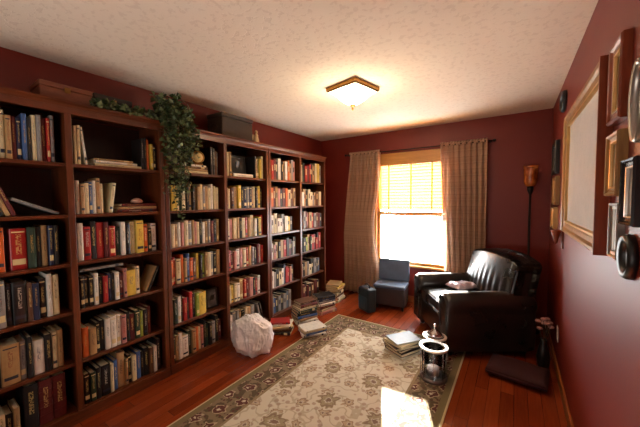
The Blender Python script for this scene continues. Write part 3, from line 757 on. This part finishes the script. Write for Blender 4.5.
# ---------------------------------------------------------------- floor lamp
r = empty('floor_lamp', (2.85, 3.24, 0), 'dark torchiere floor lamp with amber glass shade in the far corner', 'floor lamp')
MB().lathe([(.12, .001), (.125, .012), (.10, .022), (.03, .03), (.016, .05)], 32).build('base', M_IRON, r)
MB().lathe([(.011, .04), (.011, .8), (.018, .81), (.018, .83), (.011, .84), (.011, 1.5), (.02, 1.52), (.028, 1.545), (.03, 1.585), (.02, 1.59)], 16).build('pole', M_IRON, r)
n = NT('amber_glass'); col = n.ramp(n.noise(n.coord(), 14, 4), [(.3, srgb(140, 62, 22)), (.7, srgb(206, 120, 56))]); n.base(col, .25); n.bsdf.inputs['Transmission Weight'].default_value = .25
MB().lathe([(.028, 1.588), (.05, 1.605), (.062, 1.65), (.063, 1.72), (.066, 1.79), (.072, 1.81), (.068, 1.81), (.06, 1.72), (.058, 1.65), (.045, 1.61), (.028, 1.594)], 32, cap=False).build('lamp_shade', n.m, r)

# ---------------------------------------------------------------- armchair
def leather():
    n = NT('black_leather'); v = n.coord(); a = n.noise(v, 6, 4); vo = n.t.nodes.new('ShaderNodeTexVoronoi'); n.t.links.new(v, vo.inputs['Vector']); vo.inputs['Scale'].default_value = 220
    col = n.ramp(a, [(.3, srgb(26, 21, 20)), (.7, srgb(40, 33, 30))]); n.bump(n.ma('ADD', n.ma('MULTIPLY', vo.outputs['Distance'], .1), n.noise(v, 5, 2)), .15, .008)
    return n.base(col, n.ma('ADD', n.ma('MULTIPLY', a, .2), .2), 0, .5, .15)
M_LEATH = leather()
def armchair():
    r = empty('leather_armchair', (2.33, 2.70, .009), 'black leather club armchair in the corner by the window', 'armchair', rz=math.radians(-55.5))
    # local: front towards -y, width along x
    wd, dp = .92, .84; hx = wd/2; yf = -dp/2+.0; 
    def roundbox(name, c, d, bev, seg=4, puff=None, parent=r, cuts=0):
        b = MB(); 
        g = bmesh.ops.create_cube(b.b, size=1)
        bmesh.ops.scale(b.b, vec=d, verts=b.b.verts)
        bmesh.ops.subdivide_edges(b.b, edges=b.b.edges[:], cuts=cuts or 1, use_grid_fill=True)
        es = [e for e in b.b.edges if e.calc_face_angle(0) > .5]
        bmesh.ops.bevel(b.b, geom=es, offset=bev, segments=seg, affect='EDGES', profile=.5)
        if puff:
            for v in b.b.verts: v.co = puff(v.co.copy())
        for v in b.b.verts: v.co += Vector(c)
        return b.build(name, M_LEATH, parent, smooth=True)
    roundbox('frame', (0, .02, .20), (wd-.30, dp-.10, .24), .02)
    # front rail
    roundbox('front_rail', (0, yf+.05, .20), (wd-.36, .06, .22), .02)
    # arms: rolled profile extruded front to back
    for s in (-1, 1):
        prof = []
        cx, cz, R = .345, .485, .105
        # inner bottom up, roll, outer bottom
        prof += [(.275, .06), (.275, .40)]
        for k in range(13):
            a = math.radians(215-k*(250/12)); prof.append((cx+R*math.cos(a), cz+R*math.sin(a)))
        prof += [(.432, .40), (.436, .25), (.43, .06)]
        b = MB(); ys = [yf+.0, yf+.012, yf+.05, yf+.2, 0, .2, dp/2-.10, dp/2-.04, dp/2-.02]; sc = [.90, .97, 1, 1, 1, 1, 1, .97, .9]
        rings = []
        for y, k in zip(ys, sc):
            drop = .0 if y < .1 else (y-.1)*-.02
            bulge = 1+.012*math.sin(y*30)
            rings.append([b.b.verts.new((s*(.35+(x-.35)*k*bulge), y, .3+(z-.3)*k+drop)) for x, z in prof])
        N = len(prof)
        for a, c in zip(rings, rings[1:]):
            for k in range(N): b.b.faces.new((a[k], a[(k+1) % N], c[(k+1) % N], c[k]))
        b.b.faces.new(rings[0]); b.b.faces.new(list(reversed(rings[-1])))
        o = b.build('armrest', M_LEATH, r, smooth=True)
        md = o.modifiers.new('bev', 'BEVEL'); md.width = .012; md.segments = 3; md.limit_method = 'ANGLE'; md.angle_limit = math.radians(50)
        # scroll front panel with piping
        pts = [(s*(.35+(x-.35)*.9), yf-.004, .3+(z-.3)*.9) for x, z in prof]
        MB().tube(pts, .006, 6, closed=True).build('arm_piping', M_LEATH, o)
    # seat cushion
    def puff(v):
        x, y, z = v; k = (1-(x/.27)**2)*(1-(y/.31)**2)
        if z > 0: v.z += .035*max(0, k)
        return v
    sc_ = roundbox('seat_cushion', (0, -.105, .385), (.54, .60, .13), .04, 4, puff, cuts=9)
    pts = []
    for k in range(40):
        a = 2*PI*k/40; c_, s_ = math.cos(a), math.sin(a); q = lambda t: math.copysign(abs(t)**.25, t)
        pts.append((.262*q(c_), -.105+.292*q(s_), .436))
    MB().tube(pts, .006, 6, closed=True).build('cushion_piping', M_LEATH, sc_)
    # back: reclined pillow with pleats
    def bk(v):
        x, y, z = v
        u = x/.42; h = (z+.32)/.64
        if y < 0:  # front face pleats and pillow
            v.y -= .05*(1-min(1, abs(u))**2)*math.sin(PI*min(1, max(0, h)))**.6
            v.y += .006*math.cos(x*75)*max(0, 1-abs(h-.45)*3.0)
        v.z -= .07*abs(u)**2.6*max(0, h)                 # rounded shoulders
        v.y += .10*max(0, h)+.03*max(0, h)**2             # recline
        v.x *= 1-.06*max(0, h)
        v.y += -.05*abs(u)**3*(1 if h > .3 else 0)*0
        return v
    roundbox('backrest', (0, .235, .60), (.84, .22, .62), .08, 5, bk, cuts=44)
    for sx in (-1, 1):
        for yy_ in (yf+.07, dp/2-.08):
            MB().lathe([(.02, .001), (.026, .02), (.03, .075)], 14, c=(sx*.35, yy_, 0)).build('foot', M_IRON, r)
    return r
armchair()
# pale garment on the chair seat at the far arm
def cloth():
    th = math.radians(-55.5)
    def W2(x, y): return (2.33+x*math.cos(th)-y*math.sin(th), 2.70+x*math.sin(th)+y*math.cos(th))
    px, py = W2(-.12, .0)
    b = MB()
    def fn(u, v):
        x = (u-.5)*.22; y = (v-.5)*.30
        z = .035+.02*noise.noise(Vector((x*16, y*16, 3)))+.012*noise.noise(Vector((x*40, y*40, 9)))
        e = max(abs(u-.5), abs(v-.5))*2
        z *= (1-e**6)*.9+.1
        return (x+.02*noise.noise(Vector((y*12, 1, x*5))), y+.02*noise.noise(Vector((x*12, 4, y*5))), z)
    b.grid(fn, 26, 26)
    o = b.build('folded_cloth', plain('lavender_cloth', srgb(176, 166, 186), .8), loc=(px, py, .508), rot=(0, 0, th+.3), solid=.004)
    tag(o, 'crumpled pale lavender cloth on the black armchair seat', 'cloth')
cloth()

# ---------------------------------------------------------------- maroon floor cushion, flowers, outlet
r = empty('floor_cushion', (2.76, 2.16, .0005), 'dark maroon floor cushion lying by the right wall before the armchair', 'cushion', rz=-.12)
b = MB(); bmesh.ops.create_cube(b.b, size=1); bmesh.ops.scale(b.b, vec=(.40, .30, .10), verts=b.b.verts)
bmesh.ops.subdivide_edges(b.b, edges=b.b.edges[:], cuts=9, use_grid_fill=True)
for v in b.b.verts:
    k = (1-(v.co.x/.2)**2)*(1-(v.co.y/.15)**2); v.co.z = v.co.z*(.35+.65*max(0, k)**.5)+.052
    
b.build('cover', plain('maroon_fabric', srgb(58, 14, 17), .8), r, smooth=True)
MB().tube([(-.2, -.15, .052), (0, -.152, .052), (.2, -.15, .052), (.2, .15, .052), (0, .152, .052), (-.2, .15, .052)], .005, 6, closed=True).build('piping', plain('maroon_piping', srgb(74, 20, 24), .7), r)
r = empty('dried_flowers', (2.945, 2.44, .0005), 'dark vase of pale pink dried flowers between armchair and right wall', 'flowers')
MB().lathe([(.035, 0), (.045, .03), (.05, .1), (.035, .18), (.022, .22), (.028, .25), (.022, .25), (.018, .22)], 20, cap=False).lathe([(.034, .001), (.03, .004)], 20).build('vase', plain('dark_vase', srgb(24, 18, 18), .3), r)
rg = random.Random(3); st = MB(); bl = MB()
for k in range(9):
    a = rg.uniform(0, 2*PI); q = rg.uniform(.01, .055); h = rg.uniform(.33, .42); e = (q*math.cos(a), q*math.sin(a), h)
    st.tube([(0, 0, .12), (e[0]*.4, e[1]*.4, h*.7), e], .0018, 5)
    for i in range(6):
        aa = i*PI/3; bl.lathe([(.001, 0), (.010, .004), (.012, .012), (.006, .02), (.001, .021)], 7, c=(e[0]+.011*math.cos(aa), e[1]+.011*math.sin(aa), h))
    bl.lathe([(.001, .005), (.012, .012), (.001, .028)], 7, c=e)
st.build('stems', plain('dry_stem', srgb(70, 60, 40), .8), r); bl.build('blossoms', plain('dried_pink', srgb(176, 130, 124), .8), r)
r = empty('wall_outlet', (W-.0005, 2.455, .315), 'white electrical outlet plate low on the right wall', 'outlet')
MB().bb(-.006, 0, -.036, .036, -.06, .06, .002).build('plate', plain('white_plastic', srgb(222, 214, 206), .4), r)
b = MB()
for z in (-.022, .022): b.lathe([(.014, 0), (.014, .002)], 16, M=Matrix.Translation((-.006, 0, z)) @ Matrix.Rotation(-PI/2, 4, 'Y'))
b.build('sockets', plain('ivory_plastic', srgb(200, 192, 182), .4), r)

# ---------------------------------------------------------------- wire lanterns by the chair
def lantern(loc, R, h, label, top):
    r = empty('candle_lantern', loc, label, 'lantern', group='metal and glass lanterns on the rug')
    MB().lathe([(R*.96, 0), (R, .006), (R, .022), (R*.94, .028), (R*.6, .03)], 36).build('base', M_PEWTER, r)
    nt = NT('lantern_glass'); tr = nt.t.nodes.new('ShaderNodeBsdfTransparent'); tr.inputs[0].default_value = (.9, .93, .95, 1)
    g = nt.t.nodes.new('ShaderNodeBsdfGlossy'); g.inputs['Roughness'].default_value = .04; mx = nt.t.nodes.new('ShaderNodeMixShader')
    fr = nt.t.nodes.new('ShaderNodeLayerWeight'); fr.inputs[0].default_value = .35; nt.t.links.new(fr.outputs['Fresnel'], mx.inputs[0])
    nt.t.links.new(tr.outputs[0], mx.inputs[1]); nt.t.links.new(g.outputs[0], mx.inputs[2]); nt.t.links.new(mx.outputs[0], nt.t.nodes['Material Output'].inputs[0])
    MB().lathe([(R*.86, .031), (R*.86, h-.012)], 36, cap=False).build('glass', nt.m, r, solid=.002)
    for k in range(8):
        a = 2*PI*k/8+.2; MB().tube([(R*.95*math.cos(a), R*.95*math.sin(a), .02), (R*.95*math.cos(a), R*.95*math.sin(a), h-.008)], .003, 6).build('rod', M_CHROME, r)
    MB().lathe([(R*.82, h-.012), (R*1.04, h-.012), (R*1.06, h-.004), (R*1.02, h), (R*.84, h+.002)], 40, cap=False).lathe([(R*.82, h-.012), (R*.84, h+.002)], 40, cap=False).build('rim', plain('pale_rim_metal', srgb(226, 222, 218), .4, .3), r)
    MB().lathe([(R*.42, .031), (R*.42, h*.42), (R*.3, h*.40)], 24).build('candle', plain('ivory_candle', srgb(170, 150, 150), .6), r)
    if top:
        MB().lathe([(R*.78, h+.003), (R*.5, h+.035), (R*.16, h+.055), (R*.1, h+.075), (R*.16, h+.085), (R*.12, h+.10), (.002, h+.105)], 30).build('lid', M_CHROME, r)
    return r
lantern((2.195, 1.755, RZ), .105, .265, 'nearer cylindrical lantern with open pale metal rim', False)
lantern((2.15, 2.0, RZ), .095, .24, 'farther lantern with conical metal lid and knob', True)

# ---------------------------------------------------------------- plastic bag
def bag():
    o_ = empty('plastic_bag', (.615, 1.27, .001), 'crumpled white plastic bag on the floor against the bookcase', 'bag')
    b = MB(); bmesh.ops.create_icosphere(b.b, subdivisions=6, radius=1)
    rg = random.Random(21); pl = []
    for _ in range(38):
        q = Vector((rg.gauss(0, 1), rg.gauss(0, 1), rg.gauss(0, 1))).normalized(); pl.append((q, rg.uniform(.80, 1.0)))
    for v in b.b.verts:
        c = v.co.copy().normalized(); c2 = (c+Vector((noise.noise(c*3), noise.noise(c*3+Vector((9, 0, 0))), noise.noise(c*3+Vector((0, 9, 0)))))*.16).normalized()
        r = min(d/max(.05, c2.dot(q)) for q, d in pl)
        r += .12*noise.noise(c*1.7+Vector((3, 1, 7)))-.09*abs(noise.noise(Vector((c.x*5, c.y*5, c.z*2))))-.05*abs(noise.noise(c*9))*max(0, c.z+.4)
        p = c*r*1.08
        z = p.z
        p.x *= .205*(1-.12*max(0, z)); p.y *= .20*(1-.15*max(0, z))
        p.z = max(-.15, p.z*.205)
        v.co = p+Vector((0, 0, .151))
    n = NT('white_plastic_film'); n.base(srgb(252, 250, 250), .3, 0, .5); n.bump(n.ma('ABSOLUTE', n.ma('SUBTRACT', n.noise(n.mapp(n.coord(), (1, 1, .5)), 22, 3), .5)), .6, .012)
    tl = n.t.nodes.new('ShaderNodeBsdfTranslucent'); tl.inputs[0].default_value = (.9, .88, .88, 1); mx = n.t.nodes.new('ShaderNodeMixShader'); mx.inputs[0].default_value = .12
    n.t.links.new(n.bsdf.outputs[0], mx.inputs[1]); n.t.links.new(tl.outputs[0], mx.inputs[2]); n.t.links.new(mx.outputs[0], n.t.nodes['Material Output'].inputs[0])
    b.build('bag_body', n.m, o_, smooth=True)
    h = MB()
    for s in (0, 1):
        h.grid(lambda u, v: ((-.06+.05*s)+.05*math.cos(u*PI)+.012*math.sin(v*9), .02*s+.018*(v-.5)+.03*math.sin(u*PI)*s, .285+.05*math.sin(u*PI)), 14, 4)
    h.build('handles', n.m, o_, solid=.0015)
bag()

# ---------------------------------------------------------------- things by the window
# small upholstered chair (its back shows in front of the window)
def side_chair():
    r = empty('side_chair', (1.345, 3.12, .001), 'small blue-grey padded chair with dark base before the window', 'chair', rz=.12)
    M_UP = plain('hazed_blue_grey_vinyl', srgb(84, 98, 122), .35); lg = M_IRON  # bluish haze around the window is put into the upholstery colour
    MB().box((0, .10, .485), (.42, .05, .30), .02, 3, M=Matrix.Rotation(-.08, 4, 'X')).build('backrest', M_UP, r)
    MB().box((0, -.02, .305), (.42, .30, .05), .02, 3).build('seat_cushion', M_UP, r)
    MB().box((0, -.015, .165), (.40, .27, .225), .012, 3).build('base', plain('dark_chair_base', srgb(44, 30, 32), .6), r)
    for sx in (-1, 1):
        for yy in (-.12, .09): MB().lathe([(.014, .0), (.02, .055)], 12, c=(sx*.17, yy, 0)).build('foot', lg, r)
side_chair()
def carry_case():
    r = empty('carry_case', (1.13, 2.80, .001), 'dark teal carrying case with handle standing on the floor', 'bag', rz=-.5)
    MB().box((0, 0, .155), (.23, .14, .31), .03, 3).build('body', plain('dark_teal_fabric', srgb(20, 34, 42), .5), r)
    MB().box((.0, -.073, .12), (.17, .02, .16), .01, 2).build('pocket', plain('teal_pocket', srgb(34, 54, 64), .5), r)
    MB().tube([(-.05, 0, .305), (-.045, 0, .34), (0, 0, .355), (.045, 0, .34), (.05, 0, .305)], .008, 8).build('handle', M_BLACK, r)
    b = MB(); b.tube([(-.09, -.03, .307), (.09, -.03, .307)], .004); b.build('zipper', M_CHROME, r)
carry_case()

# ---------------------------------------------------------------- pictures on the right wall
def ring_profile(b, outer, inner_off, depth, prof, M=None):
    """rectangular frame swept from a profile; outer=(y0,y1,z0,z1); prof=[(inset, height)]"""
    y0, y1, z0, z1 = outer; rings = []
    for ins, hh in prof:
        rings.append([b.b.verts.new((-hh, y, z)) for y, z in ((y0+ins, z0+ins), (y1-ins, z0+ins), (y1-ins, z1-ins), (y0+ins, z1-ins))])
    for i in range(len(rings)):
        a, c = rings[i], rings[(i+1) % len(rings)]
        for k in range(4): b.b.faces.new((a[k], a[(k+1) % 4], c[(k+1) % 4], c[k]))
M_GOLD = wood('antique_gold_frame', srgb(112, 78, 40), srgb(160, 122, 70), .35, 'z', spec=.6)
M_GOLDB = plain('bright_gold', srgb(196, 160, 104), .3, .6)
M_FRW = wood('reddish_frame_wood', srgb(96, 38, 18), srgb(136, 62, 32), .3, 'z')
M_SILV = plain('tarnished_silver', srgb(158, 150, 142), .3, .7)
M_PRINT = None
def print_mat():
    n = NT('pale_document_print'); v = n.coord(); x, y, z = n.xyz(v)
    a = n.noise(n.mapp(v, (1, 3, 3)), 4, 5, .65); 
    ln = n.ramp(n.noise(n.mapp(v, (1, 26, 160)), 1.0, 2), [(.56, (0, 0, 0, 1)), (.66, (1, 1, 1, 1))])
    col = n.ramp(a, [(.3, srgb(228, 230, 230)), (.7, srgb(240, 240, 238))])
    col = n.mix(n.ma('MULTIPLY', ln, .10), col, srgb(120, 112, 104))
    return n.base(col, .12, 0, .5)
def wall_picture(name, y0, y1, z0, z1, depth, fw_, mat, back, art, label, mat2=None, step=3):
    r = empty(name, (W-.0008, (y0+y1)/2, z0), label, 'picture')
    c = (y0+y1)/2; o = (y0-c, y1-c, 0, z1-z0)
    b = MB(); ring_profile(b, o, 0, depth, [(0, .0), (0, depth*.8), (fw_*.12, depth), (fw_*.3, depth*.92), (fw_*.45, depth*.7), (fw_*.72, depth*.6), (fw_*.8, depth*.72), (fw_*.95, depth*.6), (fw_, depth*.35), (fw_, 0)])
    b.build('frame', mat, r)
    if mat2:
        b = MB(); ring_profile(b, o, 0, 0, [(fw_*.86, depth*.3), (fw_*.86, depth*.74), (fw_*1.0, depth*.72), (fw_*1.06, depth*.5), (fw_*1.06, depth*.3)]); b.build('gilt_liner', mat2, r)
    MB().bb(-depth*.38, -.001, o[0]+fw_*.98, o[1]-fw_*.98, fw_*.98, o[3]-fw_*.98).build('artwork', art, r)
    return r
PRN = print_mat()
rr_ = wall_picture('framed_print', 1.0, 2.08, 1.22, 2.035, 0.045, .078, M_GOLD, None, PRN, 'large gold framed pale print on the right wall', M_GOLDB)
MB().bb(-.0478, -.0005, -.553, -.5405, 0, .815, .002).build('side_edge', M_FRW, rr_)
wall_picture('framed_photo', .785, .95, 1.74, 2.035, .03, .045, M_FRW, None, picture('sepia_a', [srgb(96, 70, 48), srgb(150, 120, 90)]), 'small reddish wood framed photo, upper right of large print', M_GOLDB)
wall_picture('framed_photo', .785, .945, 1.465, 1.70, .03, .034, M_GOLD, None, picture('sepia_b', [srgb(80, 62, 44), srgb(186, 168, 138)]), 'small gold framed photo below the reddish wood frame', M_GOLDB)
wall_picture('framed_photo', .785, .905, 1.235, 1.44, .022, .028, M_SILV, None, picture('silver_b', [srgb(120, 110, 104), srgb(190, 182, 172)]), 'small pewter framed photo, lowest of the three stacked frames')
wall_picture('framed_photo', .60, .735, 1.37, 1.585, .03, .03, plain('black_lacquer', srgb(30, 26, 26), .25), None, picture('grey_c', [srgb(120, 116, 112), srgb(190, 186, 180)]), 'black and silver framed photo at the right edge', M_SILV)
def oval(name, y, z, ry, rz, depth, mat, art, label, cat='picture', fwid=.03):
    r = empty(name, (W-.0008, y, z), label, cat)
    b = MB(); N = 40; rings = []
    for ins, hh in [(0, 0), (0, depth*.6), (fwid*.25, depth), (fwid*.7, depth*.85), (fwid, depth*.4), (fwid, 0)]:
        rings.append([b.b.verts.new((-hh, (ry-ins)*math.cos(2*PI*k/N), (rz-ins)*math.sin(2*PI*k/N))) for k in range(N)])
    for i in range(len(rings)):
        a, c = rings[i], rings[(i+1) % len(rings)]
        for k in range(N): f = b.b.faces.new((a[k], a[(k+1) % N], c[(k+1) % N], c[k])); f.smooth = True
    b.build('frame', mat, r)
    b = MB(); N = 40
    a = [b.b.verts.new((-depth*.35, (ry-fwid*.98)*math.cos(2*PI*k/N), (rz-fwid*.98)*math.sin(2*PI*k/N))) for k in range(N)]
    c = [b.b.verts.new((-.001, v.co.y, v.co.z)) for v in a]
    b.b.faces.new(a); b.b.faces.new(list(reversed(c)))
    for k in range(N): b.b.faces.new((a[k], c[k], c[(k+1) % N], a[(k+1) % N]))
    b.build('artwork', art, r)
oval('oval_mirror', .655, 1.76, .065, .13, .022, M_SILV, plain('mirror_glass', srgb(210, 212, 214), .03, 1, var=.01), 'oval silver framed mirror at the right edge', 'mirror', .02)
oval('oval_photo', .70, 1.265, .065, .075, .025, M_BLACK, picture('oval_dark', [srgb(30, 28, 28), srgb(110, 104, 100)]), 'black oval framed photo low at the right edge')
oval('oval_photo', 2.47, 2.25, .12, .085, .028, M_BLACK, picture('oval_far', [srgb(20, 16, 16), srgb(50, 40, 38)]), 'small black oval frame high beyond the large print')
wall_picture('framed_photo', 2.70, 2.98, 1.68, 1.98, .035, .04, M_BLACK, None, picture('far_dark', [srgb(24, 20, 20), srgb(56, 44, 40)]), 'small black frame near the far corner above two gold frames')
wall_picture('framed_photo', 2.62, 2.86, 1.40, 1.655, .035, .04, M_GOLD, None, picture('far_sepia', [srgb(110, 84, 56), srgb(180, 150, 110)]), 'upper of two small gold frames near the far corner')
wall_picture('framed_photo', 2.72, 2.93, 1.18, 1.375, .035, .035, M_GOLDB, None, picture('far_sepia2', [srgb(90, 70, 50), srgb(160, 130, 96)]), 'lower of two small gold frames near the far corner')
r = empty('wall_sconce', (W-.0008, 2.33, 1.06), 'small brown wooden wall bracket below the large print', 'wall bracket')
MB().bb(-.012, 0, -.04, .04, 0, .16, .004).build('backplate', M_FRW, r)
MB().lathe([(.004, .0), (.014, .02), (.02, .06), (.034, .10), (.036, .112)], 18, c=(-.045, 0, .03)).build('bracket', M_FRW, r)
